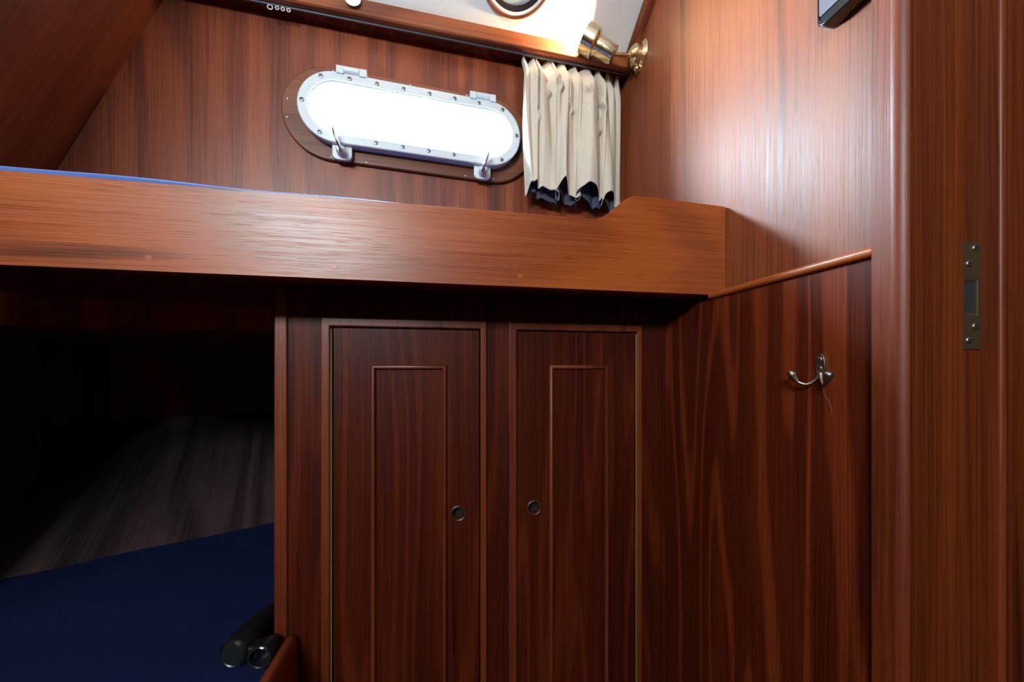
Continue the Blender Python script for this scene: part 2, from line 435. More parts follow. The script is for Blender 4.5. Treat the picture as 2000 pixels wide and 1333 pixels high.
# door frame on the right: post with rounded corner, stop, outer panel (plan outlines drawn upwards)
def prism(name, pts, h0, h1, mat, parent=None, bevel=0):
    bm = bmesh.new()
    lo = [bm.verts.new((x, y, h0)) for x, y in pts]; hi = [bm.verts.new((x, y, h1)) for x, y in pts]
    n = len(pts)
    for i in range(n): bm.faces.new((lo[i], lo[(i+1) % n], hi[(i+1) % n], hi[i]))
    bm.faces.new(lo); bm.faces.new(hi)
    return link(name, bm, mat, frame(0, 0, 1, 0), parent, smooth=True, angle=30)
door = empty('door_1', frame(.53, .44, 1, 0, -H0)); tag(door, kind='structure')
PW['door_1'] = door.matrix_world.copy()
arc = []
c0 = Vector((.4747+.0125, .4365-.0005))
for i in range(9):
    a = PI+ math.radians(-6) + (PI/2+math.radians(8))*i/8
    arc.append((c0.x+.0125*math.cos(a), c0.y+.0125*math.sin(a)))
post = [(.4708, .4560), (.4748, .4365)] + arc + [(.549, .4240), (.549, .4560)]
prism('door_post', post, -H0, 1.30, W_post, door)
# face of the post towards the doorway in a browner board
prism('post_facing', [(.4845, .4228), (.5472, .4228), (.5472, .4243), (.4845, .4243)], -H0, 1.30, W_jamb, door)
prism('door_stop', [(.5490, .4370), (.5985, .4370), (.5985, .456), (.5490, .456)], -H0, 1.30, W_jamb, door)
prism('door_lining', [(.5975, .4545), (.5975, .4285)]+[(.6005+.003*math.cos(PI+PI/2*i/5), .4285+.003*math.sin(PI+PI/2*i/5)) for i in range(6)]+[(.660, .4255), (.660, .4545)], -H0, 1.30, W_post, door)
prism('door_board', [(.6035, .4235), (1.10, .4235), (1.10, .456), (.6035, .456)], -H0, 1.30, W_jamb, door)
# strike plate with its pocket
FP = frame(0, .437, 1, 0)
sx0, sx1, sz0, sz1 = .5600, .5876, .0212, .1562
sp = plate('strike_plate', rect(sx0, sx1, sz0, sz1), [rect(.5665, .5828, .064, .108)], -.0016, 0, FP, M_dbrass, door, bevel=.0004)
tag(sp, 'dull brass strike plate let into the door frame')
bm = bmesh.new()
v = [bm.verts.new(p) for p in ((.5665,-.0010,.064),(.5828,-.0010,.064),(.5828,-.0010,.108),(.5665,-.0010,.108))]
q = [bm.verts.new(p) for p in ((.5690,-.0004,.068),(.5790,-.0004,.068),(.5790,-.0004,.104),(.5690,-.0004,.104))]
for i in range(4): bm.faces.new((v[i], v[(i+1) % 4], q[(i+1) % 4], q[i]))
link('pocket_rim', bm, M_nickel, FP, sp)
box('latch_pocket', .5670, .5795, -.0006, -.0002, .067, .105, FP, M_slot, sp)
for x, z in ((.5795, .148), (.5715, .1285), (.5795, .0500), (.5715, .0325)):
    screw('screw', x, -.0016, z, .0042, FP, sp, M_nickel, .0016)
# hull side below the bunk: a long plank face sloping outboard
A = Vector((-.949*1.0, 1.342*1.0, -.60)); A = Vector((-.684*1.342, 1.342, -.60))
hd = Vector((1050, 680, 0)).normalized(); sd = Vector((-480, 680, 410)); sd = (sd-hd*sd.dot(hd)*0).normalized()
def hull():
    n = hd.cross(sd).normalized()
    if n.z < 0: n = -n
    z = (sd-hd*sd.dot(hd)).normalized(); x = z.cross(n)*-1; x = hd.copy()
    y = z.cross(x)
    m = Matrix.Identity(4)
    for i in range(3): m[i][0] = x[i]; m[i][1] = y[i]; m[i][2] = z[i]
    m[0][3], m[1][3], m[2][3] = A.x, A.y, H0+A.z
    # outline in (hd, sd) coordinates brought to the orthonormal frame
    k = sd.dot(x); l = sd.dot(z)
    def q(a, b): return (a+b*k, b*l)
    s = .02 if y.z < 0 else -.02
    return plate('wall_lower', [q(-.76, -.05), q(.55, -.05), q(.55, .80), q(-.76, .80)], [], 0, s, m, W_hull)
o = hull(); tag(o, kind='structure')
# outboard boards that close the space below the bunk
fd = frame(0, 0, 1, 0)
o = box('wall_outer', -2.4, 1.7, 2.2, 2.25, -H0, .13, fd, W_left); tag(o, kind='structure')
b1 = A + hd*(-.69); b2 = b1 + sd*.9
o = box('wall_left_lower', -.22, 1.05, .001, .02, -H0+.02-.0, .14, frame(b1.x, b1.y, sd.x, sd.y), W_left); tag(o, kind='structure')
o = box('wall_far_left', -2.4, -2.35, -1.75, 2.25, -H0, 1.4, fd, W_left); tag(o, kind='structure')
o = box('wall_far_right', 1.62, 1.67, -1.75, 2.25, -H0, 1.4, fd, W_left); tag(o, kind='structure')
o = plate('wall_rear', rect(-2.4, 1.7, -H0, 1.4), [rect(-1.10, -.30, .82, 1.16)], -.03, 0, frame(0, -1.62, 1, 0), W_left); tag(o, kind='structure')
o = box('window_2', -1.10, -.30, -.02, -.016, .82, 1.16, frame(0, -1.62, 1, 0), M_glass); tag(o, kind='structure')
o = box('wall_passage', 1.09, 1.65, .424, .456, -H0, 1.4, fd, W_jamb); tag(o, kind='structure')
# unseen side deck outboard of the portlight wall, widened to block sky light below
o = box('wall_side_deck', -2.9, 2.2, .032, 1.60, .10, .14, FW, W_left); tag(o, kind='structure')

# ------------------------------------------------------------------ portlight (window_1)
win = empty('window_1', FW @ Matrix.Translation((PCX, 0, PCZ))); tag(win, kind='structure')
PW['window_1'] = win.matrix_world.copy()
def Wst(L, H): return stadium(PCX, PCZ, L, H, 28, PTILT)
def trim_ring():
    bm = bmesh.new(); bm_plate(bm, Wst(.735, .270), [Wst(.604, .172)], -.013, 0)
    return link('wood_ring', bm, W_ring, FW, win, bevel=.005, seg=4)
trim_ring()
plate('window_spigot', Wst(.626, .192), [Wst(.592, .160)], -.030, .03, FW, M_alu, win, bevel=.001)
fr = plate('window_frame', Wst(.634, .200), [Wst(.580, .149)], -.0445, -.031, FW, M_alu, win, bevel=.004, seg=4)
plate('window_gasket', Wst(.590, .157), [Wst(.576, .144)], -.040, -.030, FW, plain('pale_blue_gasket', (.22,.42,.50), .4), fr)
plate('window_glass', Wst(.588, .154), [], -.034, -.029, FW, M_glass, fr)
def on_port(a, b):
    c, s = math.cos(PTILT), math.sin(PTILT); return PCX+a*c-b*s, PCZ+a*s+b*c
sc_r = .0064
xs = [-.257+.0735*i for i in range(8)]
for a in xs:
    x, z = on_port(a, .0845 if abs(a) < .25 else .078); screw('screw', x, -.0445, z, sc_r, FW, fr)
for a in xs:
    if min(abs(a+.19), abs(a-.19)) < .012: continue
    x, z = on_port(a, -.0845 if abs(a) < .25 else -.078); screw('screw', x, -.0445, z, sc_r, FW, fr)
for a in (-.3035, .3035):
    x, z = on_port(a, .004); screw('screw', x, -.0445, z, sc_r, FW, fr)
for a, b in ((-.352,.022),(-.352,-.030),(-.235,-.124),(-.140,-.126),(.150,-.126),(.24,-.124),(-.235,.124),(-.02,.126),(.15,.126)):
    x, z = on_port(a, b); screw('screw', x, -.013, z, .0034, FW, win, M_steel, .001)
# hinges on the upper edge
for a in (-.178, .196):
    hx, hz = on_port(a, .100)
    hg = empty('hinge', FW @ Matrix.Translation((hx, -.04, hz))); hg.parent = win; hg.matrix_parent_inverse = PW['window_1'].inverted()
    PW[hg.name] = hg.matrix_basis.copy()
    for x0, x1 in ((-.040, -.0205), (.0205, .040)):
        box('hinge_leaf', hx+x0, hx+x1, -.050, -.016, hz-.006, hz+.015, FW, M_alu, hg, bevel=.0015)
    lathe('hinge_barrel', [(0, .001), (0, .0095), (.040, .0095), (.040, .001)], (hx-.020, -.043, hz+.0075), (1, 0, 0), M_alu, FW, hg, 24)
    tube('hinge_pin', [(hx-.041, -.040, hz+.007), (hx+.041, -.040, hz+.007)], .003, M_steel, FW, hg, 10)
# dogs with ring handles on the lower edge
for a, ln in ((-.203, -.34), (.200, .36)):
    hx, hz = on_port(a, -.115)
    dg = empty('latch', FW @ Matrix.Translation((hx, -.04, hz))); dg.parent = win; dg.matrix_parent_inverse = PW['window_1'].inverted()
    PW[dg.name] = dg.matrix_basis.copy()
    plate('latch_plate', [(hx-.026,hz+.020),(hx-.026,hz-.012),(hx-.022,hz-.020),(hx-.014,hz-.024),(hx+.014,hz-.024),(hx+.022,hz-.020),(hx+.026,hz-.012),(hx+.026,hz+.022)],
          [], -.030, -.020, FW, M_alu, dg, bevel=.0015)
    lathe('latch_boss', [(0, .013), (.018, .0125), (.026, .009), (.030, 0)], (hx, -.030, hz-.006), (0, -1, 0), M_alu, FW, dg, 24)
    # flattened ring standing up from the boss, leaning sideways
    pts = []
    for i in range(28):
        t = 2*PI*i/28; e = .029*math.sin(t); f = .011*math.cos(t)
        pts.append((hx + math.sin(ln)*(e+.012)*.95, -.068+f*1.25-(e+.02)*.10, hz-.002+math.cos(ln)*(e+.010)))
    tube('latch_handle', pts, .0036, M_steel, FW, dg, 12, closed=True)
    tube('latch_stud', [(hx, -.050, hz-.010), (hx-math.sin(ln)*.004, -.070, hz-.014)], .0045, M_steel, FW, dg, 12)

# ------------------------------------------------------------------ curtain and its track
def pleats(s, t, seedp=0.0):
    def warp(s): return s+.018*math.sin(2*PI*2.3*s+.6)+.010*math.sin(2*PI*5.1*s+2)
    def tri(x): return math.asin(.975*math.sin(x))/1.35
    ws = warp(s)
    # narrow gathers at the heading run together into fewer, deeper folds at the hem
    fine = tri(2*PI*15.5*ws+.5+seedp+.6*math.sin(5*t+9*s))
    mid = tri(2*PI*7.6*ws+1.2+seedp+.8*math.sin(2.4*t+s*6))
    big = tri(2*PI*4.3*ws+.9+seedp+.6*math.sin(1.7*t+s*3))
    return ws, fine, mid, big
def curtain_sheet(u0, u1, top, bot, off, gain, seedp, kinks, ns=460, nt=100):
    bm = bmesh.new(); grid = []
    for j in range(nt+1):
        t = j/nt; row = []
        for i in range(ns+1):
            s = i/ns; ws, fine, mid, big = pleats(s, t, seedp)
            a1 = .0120*(1-t)**1.2+.0024; a2 = .004+.011*t; a3 = .001+.019*t
            flat = 1-.72*max(0, (s-.80)/.20)**.6       # right-hand end hangs flatter against the wall
            dep = (a1*fine+a2*mid+a3*big)*flat*gain
            q = min(1, t/.25); q = q*q*(3-2*q)
            y = -(.0265+(.0555+off)*q*flat)+dep*(.85+.15*q)
            u = u0+(u1-u0)*s + (.010*(1-.3*t)*math.cos(2*PI*7.6*ws+1.0)+.016*t*math.cos(2*PI*4.3*ws+.2)+.0055*(1-t)*math.cos(2*PI*15.5*ws))*flat*gain*math.sin(PI*s)**.3
            u += -.010*math.sin(PI*t)*max(0, 1-s*6)
            for ks, kt, ka in kinks:
                g = math.exp(-((s-ks)/.014)**2-((t-kt)/.05)**2)
                y -= ka*g; u += ka*1.3*g*math.sin((t-kt)*45)
            z = top+(bot-top)*t
            # the front folds are lifted at the hem, the back ones drop
            z += t**5*(-.017*big-.010*mid-.004*fine)*gain - .006*t*(1-s) - .012*t*s
            y = min(y, -.012)
            row.append(bm.verts.new((u, y, z)))
        grid.append(row)
    for j in range(nt):
        for i in range(ns): bm.faces.new((grid[j][i], grid[j][i+1], grid[j+1][i+1], grid[j+1][i]))
    return bm
kk = [(.20, .30, .009), (.33, .27, .010), (.60, .30, .009), (.68, .50, .010), (.12, .50, .008), (.42, .40, .010), (.74, .36, .008), (.27, .62, .007)]
cu = link('curtain', curtain_sheet(.028, .366, .998, .556, 0.0, 1.0, 0.0, kk), M_linen, FW, None, smooth=True, mats=[M_linen, M_lining], angle=180)
sm = cu.modifiers.new('lining', 'SOLIDIFY'); sm.thickness = .0014; sm.offset = -1; sm.material_offset = 1; sm.material_offset_rim = 0
ln_ = link('lining', curtain_sheet(.036, .362, .990, .541, -.030, .62, .8, []), M_lining, FW, cu, smooth=True, angle=180)
sm = ln_.modifiers.new('thickness', 'SOLIDIFY'); sm.thickness = .0010; sm.offset = -1
ln_['label'] = 'dark grey lining showing below the hem'
tag(cu, 'gathered beige linen curtain with dark lining hanging beside the portlight in the corner', 'curtain')
tk = empty('curtain_track', FF @ Matrix.Translation((-.5, .02, .97))); tag(tk, 'thin grey metal curtain track running along the underside of the wooden ceiling beam', 'curtain track')
PW['curtain_track'] = tk.matrix_basis.copy()
box('rail', -1.40, .395, .0145, .0195, .9685, .9735, FF @ Matrix.Translation((0,0,.012)), M_track, tk, bevel=.001)
for i, x in enumerate((-.668, -.651, -.637, -.623)):
    r = .0062 if i == 0 else .0042
    pts = [(x+r*math.cos(2*PI*k/20), .017, .9760-(.0 if i else .001)+r*math.sin(2*PI*k/20)) for k in range(20)]
    tube('glider', pts, .0014, M_white, FF, tk, 8, closed=True)

# ------------------------------------------------------------------ upper bunk
bunk = empty('upper_bunk', frame(0, .69, 1, .184, .155)); tag(bunk, 'upper bunk with a long orange-brown varnished leeboard that rises in a curve at the right', 'bunk')
PW['upper_bunk'] = bunk.matrix_basis.copy()
def board_outline():
    z0, z1, z2 = .155, .298, .353
    pts = [(-1.245, z0), (.575*kB, z0), (.466*kB+.02, z0)][:1]
    pts = [(-1.165, z0), (.4735, z0), (.4735, z2-.0045)]
    pts += [(.300, z2+.0005), (.275, z2)]
    # S curve down to the low part
    x_hi, x_lo = .262, .168
    for i in range(1, 15):
        t = i/15; s = t*t*(3-2*t); pts.append((x_hi+(x_lo-x_hi)*t, z2+(z1-z2)*s))
    pts += [(x_lo-.008, z1), (0, z1+.0005), (-.6, z1+.001), (-1.165, z1+.0015)]
    return pts
lb = plate('leeboard', board_outline(), [], 0, .022, FB, W_board, bunk, bevel=.006, seg=5)
# plugs over the fixing screws
for x, z in ((.006+.01, .176), (-.32, .176), (-.60, .176), (-.10+.44, .185)):
    bm = bmesh.new(); bm_lathe(bm, [(0, .0052), (.0003, .0050), (.0003, 0)], (x, 0, z), (0, -1, 0), 24)
    link('screw_plug', bm, W_board, FB, lb)
def slab(name, pts, h0, h1, mat, parent=None, bevel=0):
    bm = bmesh.new(); lo = [bm.verts.new((x, y, h0)) for x, y in pts]; hi = [bm.verts.new((x, y, h1)) for x, y in pts]; n = len(pts)
    for i in range(n): bm.faces.new((lo[i], lo[(i+1) % n], hi[(i+1) % n], hi[i]))
    bm.faces.new(lo); bm.faces.new(hi)
    return link(name, bm, mat, frame(0, 0, 1, 0), parent, bevel=bevel)
def Bp(x, off): 
    p = FB @ Vector((x, off, 0)); return (p.x, p.y)
def Wp(x, off):
    p = FW @ Vector((x, off, 0)); return (p.x, p.y)
slab('bunk_base', [Bp(-1.19, .023), Bp(.452, .023), Wp(.385, -.004), Wp(-1.20, -.004)], .172, .190, W_low, bunk)
box('bunk_bearer', -1.19, .44, .024, .060, .156, .171, FB, W_mouldx, bunk, bevel=.002)
def mattress():
    bm = bmesh.new(); nx, ny = 60, 16; top = []
    for i in range(nx+1):
        x = -1.15+(1.60)*i/nx; row = []
        for j in range(ny+1):
            t = j/ny
            a = Vector(Bp(x, .0245)); b = Vector(Wp(-1.12+1.50*i/nx, -.006))
            p = a.lerp(b, t)
            e = min(t, 1-t)*.5; rnd = .018*(1-math.exp(-e/.006))
            hh = .3010+rnd*.85+.013*max(0, (-x+.1)/.9)
            row.append((p.x, p.y, hh+.0015*math.sin(x*17+t*5)))
        top.append(row)
    V = [[bm.verts.new(q) for q in r] for r in top]; Bt = [[bm.verts.new((q[0], q[1], .1905)) for q in r] for r in top]
    for i in range(nx):
        for j in range(ny):
            bm.faces.new((V[i][j], V[i+1][j], V[i+1][j+1], V[i][j+1])); bm.faces.new((Bt[i][j], Bt[i+1][j], Bt[i+1][j+1], Bt[i][j+1]))
        for j in (0, ny): bm.faces.new((V[i][j], V[i+1][j], Bt[i+1][j], Bt[i][j]))
    for j in range(ny):
        for i in (0, nx): bm.faces.new((V[i][j], V[i][j+1], Bt[i][j+1], Bt[i][j]))
    return link('mattress', bm, M_blue, frame(0, 0, 1, 0), None, smooth=True, angle=60)
tag(mattress(), 'blue mattress on the upper bunk, only its edge showing above the leeboard', 'mattress')

# ------------------------------------------------------------------ wardrobe
wr = empty('wardrobe', frame(0, .84, 1, .184, -H0)); tag(wr, 'dark mahogany built-in wardrobe with two panelled doors below the bunk', 'wardrobe')
PW['wardrobe'] = wr.matrix_basis.copy()
def cx(px):  # place along the wardrobe front
    k = (px-1000)/680; Z = .832/(1-.184*k); return k*Z*kB
wx = {k: cx(v) for k, v in dict(a=535, b=562, m0=628, d0=650, d1=937, m1=950, m2=993, e0=1010, e1=1240, m3=1252, r=1300).items()}
ZT, ZB = .0855, -1.06
Lm = .018
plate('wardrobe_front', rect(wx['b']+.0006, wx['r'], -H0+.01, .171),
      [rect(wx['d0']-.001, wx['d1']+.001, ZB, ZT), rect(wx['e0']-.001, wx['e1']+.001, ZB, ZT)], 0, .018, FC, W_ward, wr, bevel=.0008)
box('corner_post', wx['a'], wx['b']-.0006, -.0015, .030, -H0+.01, .171, FC, W_mould, wr, bevel=.004, seg=4)
# side towards the berth (follows the bulkhead direction) and the inside
def side():
    p = FC @ Vector((wx['a']+.002, .031, 0)); M = frame(p.x, p.y, -.1735, 1)
    return box('wardrobe_side', 0, .52, -.018, -.002, -H0+.01, .165, M, W_low, wr)
side()
box('wardrobe_back', wx['d0']-.02, wx['e1']+.02, .12, .125, -H0+.01, .165, FC, M_dark, wr)
def frame_mould(name, x0, x1, z0, z1, wdt, hgt, mat_v, parent, y=0.0):
    """mitred half-round frame: three sides run past the bottom, mitred at the top corners"""
    bm = bmesh.new()
    def sweep(path, inward):
        prof = [(0, 0)]+[(wdt*(.5-.5*math.cos(PI*i/8)), -hgt*math.sin(PI*i/8)**.8) for i in range(1, 8)]+[(wdt, 0)]
        rows = []
        for (px, pz), (dx, dz) in path:
            rows.append([bm.verts.new((px+dx*p[0], y+p[1], pz+dz*p[0])) for p in prof])
        for a, b in zip(rows, rows[1:]):
            for i in range(len(prof)-1): bm.faces.new((a[i], a[i+1], b[i+1], b[i]))
            bm.faces.new((a[0], a[-1], b[-1], b[0]))
    # outer corner path, profile offset towards the inside
    path = [((x0, z0), (1, 1)), ((x0, z1), (1, -1)), ((x1, z1), (-1, -1)), ((x1, z0), (-1, 1)), ((x0, z0), (1, 1))]
    sweep(path, 1)
    return link(name, bm, mat_v, FC, parent, smooth=True, angle=40)
mw = .0235
def wdoor(x0, x1, bx0, bx1, knob_px, hinge_left, lab):
    kx = cx(knob_px); kz = -.3417
    # real bore for the finger pull
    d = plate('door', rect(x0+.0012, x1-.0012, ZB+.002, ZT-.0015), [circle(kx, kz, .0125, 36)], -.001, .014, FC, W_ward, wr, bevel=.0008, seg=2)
    frame_mould('panel_bead', cx(bx0), cx(bx1), -.92, .0035, .0105, .0075, W_mould, d, -.001)
    lathe('finger_pull', [(-.012, .0120), (-.012, .0126), (0, .0185), (.0012, .0182), (.0022, .0165), (.0012, .0145), (-.002, .0130), (-.012, .0118)][2:] , (kx, -.001, kz), (0, -1, 0), plain('dark_wood_pull', (.040,.013,.010), .40), FC, d, 48)
    lathe('pull_cup', [(0, .0128), (-.012, .0122), (-.013, 0)], (kx, -.001, kz), (0, -1, 0), M_dark, FC, d, 36)
    hx = x0-.0017 if hinge_left else x1+.0017
    bm = bmesh.new(); z = ZT-.004; n = 0
    while z > ZB+.02 and n < 95:
        bm_lathe(bm, [(0, 0), (0, .0017), (.0108, .0017), (.0108, 0)], (hx, -.0040, z-.0108), (0, 0, 1), 8); z -= .0112; n += 1
    h = link('piano_hinge', bm, M_hinge, FC, d, smooth=True); h['label'] = 'brass piano hinge'
    return d
wdoor(wx['d0'], wx['d1'], 725, 873, 895, True, '')
wdoor(wx['e0'], wx['e1'], 1072, 1188, 1043, False, '')
# flat mouldings with a softened outer edge round each door opening, cut back on the hinge side
for x0, x1, a, b, zt in ((wx['m0'], wx['m1']+.0005, wx['d0']-.0042, wx['d1']+.0012, ZT+.0205), (wx['m2'], wx['m3']+.0005, wx['e0']-.0012, wx['e1']+.0042, ZT+.0190)):
    plate('door_moulding', rect(x0, x1, ZB-.02, zt), [rect(a, b, ZB, ZT+.0012)], -.0065, 0, FC, W_mould, wr, bevel=.0042, seg=4)

# ------------------------------------------------------------------ lower berth
lbz = empty('lower_berth', frame(-.47, .7, 1, 0, -H0)); tag(lbz, 'lower berth with a red-brown wooden side board ending against the wardrobe', 'berth')
PW['lower_berth'] = lbz.matrix_basis.copy()
Ml = frame(-.458+.1735*.745, 0, wd.x, wd.y)
def leeb():
    bm = bmesh.new(); r = .0115; y0, y1 = 0, -.023
    prof = [(y0, -H0+.01), (y0, -.569-r)]+[(-.0115+r*math.cos(PI*i/10), -.569-r+r*math.sin(PI*i/10)) for i in range(1, 10)]+[(y1, -.569-r), (y1, -H0+.01)]
    rows = []
    # far end next to the wardrobe dips round
    stations = [(.7448, -.030), (.7445, -.012), (.741, -.004), (.735, 0), (.60, 0), (.20, 0), (-.60, 0)]
    for Y, dz in stations: rows.append([bm.verts.new((uR(Y), p[0], p[1]+(dz if p[1] > -.7 else 0))) for p in prof])
    n = len(prof)
    for a, b in zip(rows, rows[1:]):
        for i in range(n): bm.faces.new((a[i], a[(i+1) % n], b[(i+1) % n], b[i]))
    bm.faces.new(rows[0]); bm.faces.new(rows[-1])
    return link('side_board', bm, wood('mahogany_side_board', (.16,.035,.010), (.30,.066,.018), (.38,.09,.024), 'x', 6, .3, .35, .5), Ml, lbz, smooth=True, angle=50)
leeb()
def Lp(Y, off):
    p = Ml @ Vector((uR(Y), off, 0)); return (p.x, p.y)
bfar = A+hd*(-.66); 
pc = FC @ Vector((wx['a'], 0, 0))
sidep = lambda Y: (pc.x-.1735*(Y-pc.y)-.010, Y)
# hull line at cushion level runs from A leftwards to bfar; berth carried on to the aft end
cush = [Lp(-.60, -.026), Lp(.733, -.026), sidep(.77), (-.655, 1.48), (A.x+.22, A.y+.130), (A.x, A.y-.006), (b1.x+.004, b1.y-.004), (b1.x+.545+.004, b1.y-.772), (-.80, -.60)]
def inset(pts, d): return pts
slab('berth_base', [(x, y) for x, y in cush], -.78, -.735, W_low, lbz)
def cushion():
    # triangulated top with soft wrinkles
    bm = bmesh.new(); lo = [bm.verts.new((x, y, -.733)) for x, y in cush]
    hi = [bm.verts.new((x, y, -.600)) for x, y in cush]; n = len(cush)
    for i in range(n): bm.faces.new((lo[i], lo[(i+1) % n], hi[(i+1) % n], hi[i]))
    bm.faces.new(lo); f = bm.faces.new(hi)
    bmesh.ops.triangulate(bm, faces=[f])
    for _ in range(5): 
        es = [e for e in bm.edges if all(abs(v.co.z+.600) < 1e-5 for v in e.verts) and e.calc_length() > .05]
        if es: bmesh.ops.subdivide_edges(bm, edges=es, cuts=1, use_grid_fill=False)
        bmesh.ops.triangulate(bm, faces=[f for f in bm.faces if len(f.verts) > 4])
    for v in bm.verts:
        if abs(v.co.z+.600) < 1e-5:
            x, y = v.co.x, v.co.y
            v.co.z -= .0025*(1+math.sin(9*x+14*y))*.5+.003*max(0, math.sin(5*x-17*y+1.0))**3
    return link('berth_cushion', bm, M_navy, frame(0, 0, 1, 0), None, smooth=True, angle=50)
tag(cushion(), 'dark navy blue berth cushion filling the lower berth at the left', 'cushion')

# ------------------------------------------------------------------ binoculars on the cushion
bino = empty('binoculars', frame(-.53, .74, 1, 0, -.60)); tag(bino, 'black binoculars lying on the navy cushion against the berth side board', 'binoculars')
PW['binoculars'] = bino.matrix_basis.copy()
I4 = frame(0, 0, 1, 0)
bl = lathe('barrel', [(.004, 0), (.004, .0200), (0, .0235), (-.002, .0262), (0, .0278), (.006, .0285), (.050, .0282), (.060, .0255), (.100, .0225), (.120, .018), (.122, 0)],
      (-.5535, .692, -.5715), (-.04, 1, .02), M_black, I4, bino, 40)
lathe('lens_cap', [(-.004, 0), (-.004, .012), (-.003, .0215), (.001, .0245), (.004, .0245)], (-.5535, .692, -.5715), (-.04, 1, .02), M_bplastic, I4, bl, 40)
br = lathe('barrel', [(.020, 0), (.018, .0165), (.001, .0185), (-.001, .0205), (.001, .0224), (.006, .0230), (.028, .0225), (.038, .018), (.040, 0)],
      (-.4975, .686, -.5755), (-.10, 1, .0), M_black, I4, bino, 36)
lathe('barrel_rim', [(-.0016, .0190), (-.0022, .0205), (-.0010, .0222)], (-.4975, .686, -.5755), (-.10, 1, 0), M_bplastic, I4, br, 36)
bm = bmesh.new()
bm_box(bm, -.535, -.508, .694, .722, -.588, -.562)
link('bridge', bm, M_black, I4, bino, bevel=.006, seg=4)

# ------------------------------------------------------------------ brass reading lamp
lp = empty('reading_lamp', frame(.40, 1.11, 1, 0, .984)); tag(lp, 'small polished brass swivel lamp, lit, fixed high on the right bulkhead', 'lamp')
PW['reading_lamp'] = lp.matrix_basis.copy()
nR = Vector((-.9853, -.1709, 0))
Yb = 1.108; pb = Vector((.6-.1735*Yb, Yb, .986))
base = lathe('base', [(0, 0), (0, .044), (.0015, .0462), (.003, .0455), (.005, .040), (.009, .033), (.021, .032), (.026, .0305), (.033, .022), (.040, .010), (.042, 0)], pb, nR, M_brass, I4, lp, 48, 30)
st0 = pb+nR*.038; st1 = Vector((.310, 1.088, .975)); 
tube('arm', [st0, st0.lerp(st1, .5), st1], .0062, M_brass, I4, lp, 20)
lathe('switch', [(0, .006), (.006, .007), (.013, .0055), (.015, 0)], pb+nR*.012+Vector((0, 0, -.034)), (-.35, -.25, -1), M_brass, I4, base, 20)
P0 = Vector((.3175, 1.083, .967)); P2 = Vector((.2265, 1.083, 1.0235)); axl = (P2-P0).normalized(); LL = (P2-P0).length
sh = lathe('lamp_shade', [(0, 0), (0, .0215), (.0015, .0255), (.004, .0262), (LL*.56, .0272), (LL*.565, .0290), (LL*.60, .0300), (LL*.63, .0380), (LL*.66, .0400), (LL, .0410),
      (LL, .0395), (LL*.66, .0385), (LL*.62, .026), (LL*.30, .024), (LL*.28, 0)], P0, axl, M_brass, I4, lp, 56, 30)
lathe('bulb', [(0, 0), (.004, .010), (.016, .015), (.028, .010), (.032, 0)], P0+axl*LL*.36, axl, M_bulb, I4, sh, 24, 80)
# faded markings on the shade barrel
bm = bmesh.new(); side_a = axl.cross(Vector((0, 1, 0))).normalized()
if side_a.z > 0: side_a = -side_a
fr_a = Vector((0, -1, 0)); fr_a = (fr_a-axl*fr_a.dot(axl)).normalized()
def mark(d0, d1, a0, a1, w=.0009):
    """thin raised ink stroke on the barrel between (distance, angle) pairs"""
    pts = []
    for k in range(5):
        t = k/4; d = d0+(d1-d0)*t; a = a0+(a1-a0)*t; r = .0262+(.0272-.0262)*min(1, d/(LL*.56))+.0002
        pts.append(P0+axl*d+(fr_a*math.cos(a)+side_a*math.sin(a))*r)
    bm_tube(bm, pts, w*.6, 6)
q_ = .32
for d0_, d1_, a0_, a1_ in ((.048,.043,.10,.22),(.043,.040,.22,.12),(.045,.0435,.08,.20),(.047,.036,.52,.50),(.047,.036,.64,.62),(.048,.042,.74,.74),
                           (.033,.028,.48,.58),(.028,.033,.58,.70),(.022,.019,.50,.60),(.019,.023,.60,.66),(.021,.016,.62,.72)):
    mark(d0_, d1_, a0_+q_, a1_+q_)
link('marking', bm, M_ink, I4, sh, smooth=True)
sl = bpy.data.lights.new('lamp_light', 'SPOT'); sl.energy = 22; sl.color = (1, .74, .42); sl.spot_size = math.radians(165); sl.spot_blend = 1.0; sl.shadow_soft_size = .012
so = bpy.data.objects.new('lamp_light', sl); C.objects.link(so)
pl = P0+axl*(LL*.94); so.location = (pl.x, pl.y, pl.z+H0); so.rotation_euler = axl.to_track_quat('-Z', 'Y').to_euler()

# ------------------------------------------------------------------ round port in the ceiling
cN = Vector((0, -SL, -1)).normalized()          # local frame of the fascia: ceiling normal into the room (facing down and aft)
cNw = (FF.to_3x3() @ Vector((0, -SL, -1))).normalized(); cNw = -cNw if cNw.z > 0 else cNw
# ceiling rises towards the camera: surface normal points down and away from the camera
cNw = (FF.to_3x3() @ Vector((0, SL, -1)).normalized()); cNw = Vector((cNw.x, cNw.y, cNw.z))
cNw = (FF.to_3x3() @ Vector((0, -SL, -1)).normalized())
tng = FF.to_3x3() @ Vector((0, -1, SL)); cNw = (FF.to_3x3() @ Vector((1, 0, 0))).cross(tng).normalized()
if cNw.z > 0: cNw = -cNw
cp = Vector((.015, .953, 1.1017+.001))
rp = empty('ceiling_port', Matrix.Translation((cp.x, cp.y, H0+cp.z))); tag(rp, 'round port with a wooden rim and dark inner ring in the white ceiling', 'porthole')
PW['ceiling_port'] = rp.matrix_basis.copy()
lathe('wood_rim', [(-.004, .1110), (.004, .1110), (.0075, .1095), (.008, .1060), (.0065, .1030), (-.004, .1025)], cp, cNw, W_fascia, I4, rp, 72)
lathe('white_ring', [(-.002, .1028), (.0055, .1028), (.0065, .1000), (.0055, .0945), (-.002, .0940)], cp, cNw, M_white, I4, rp, 72)
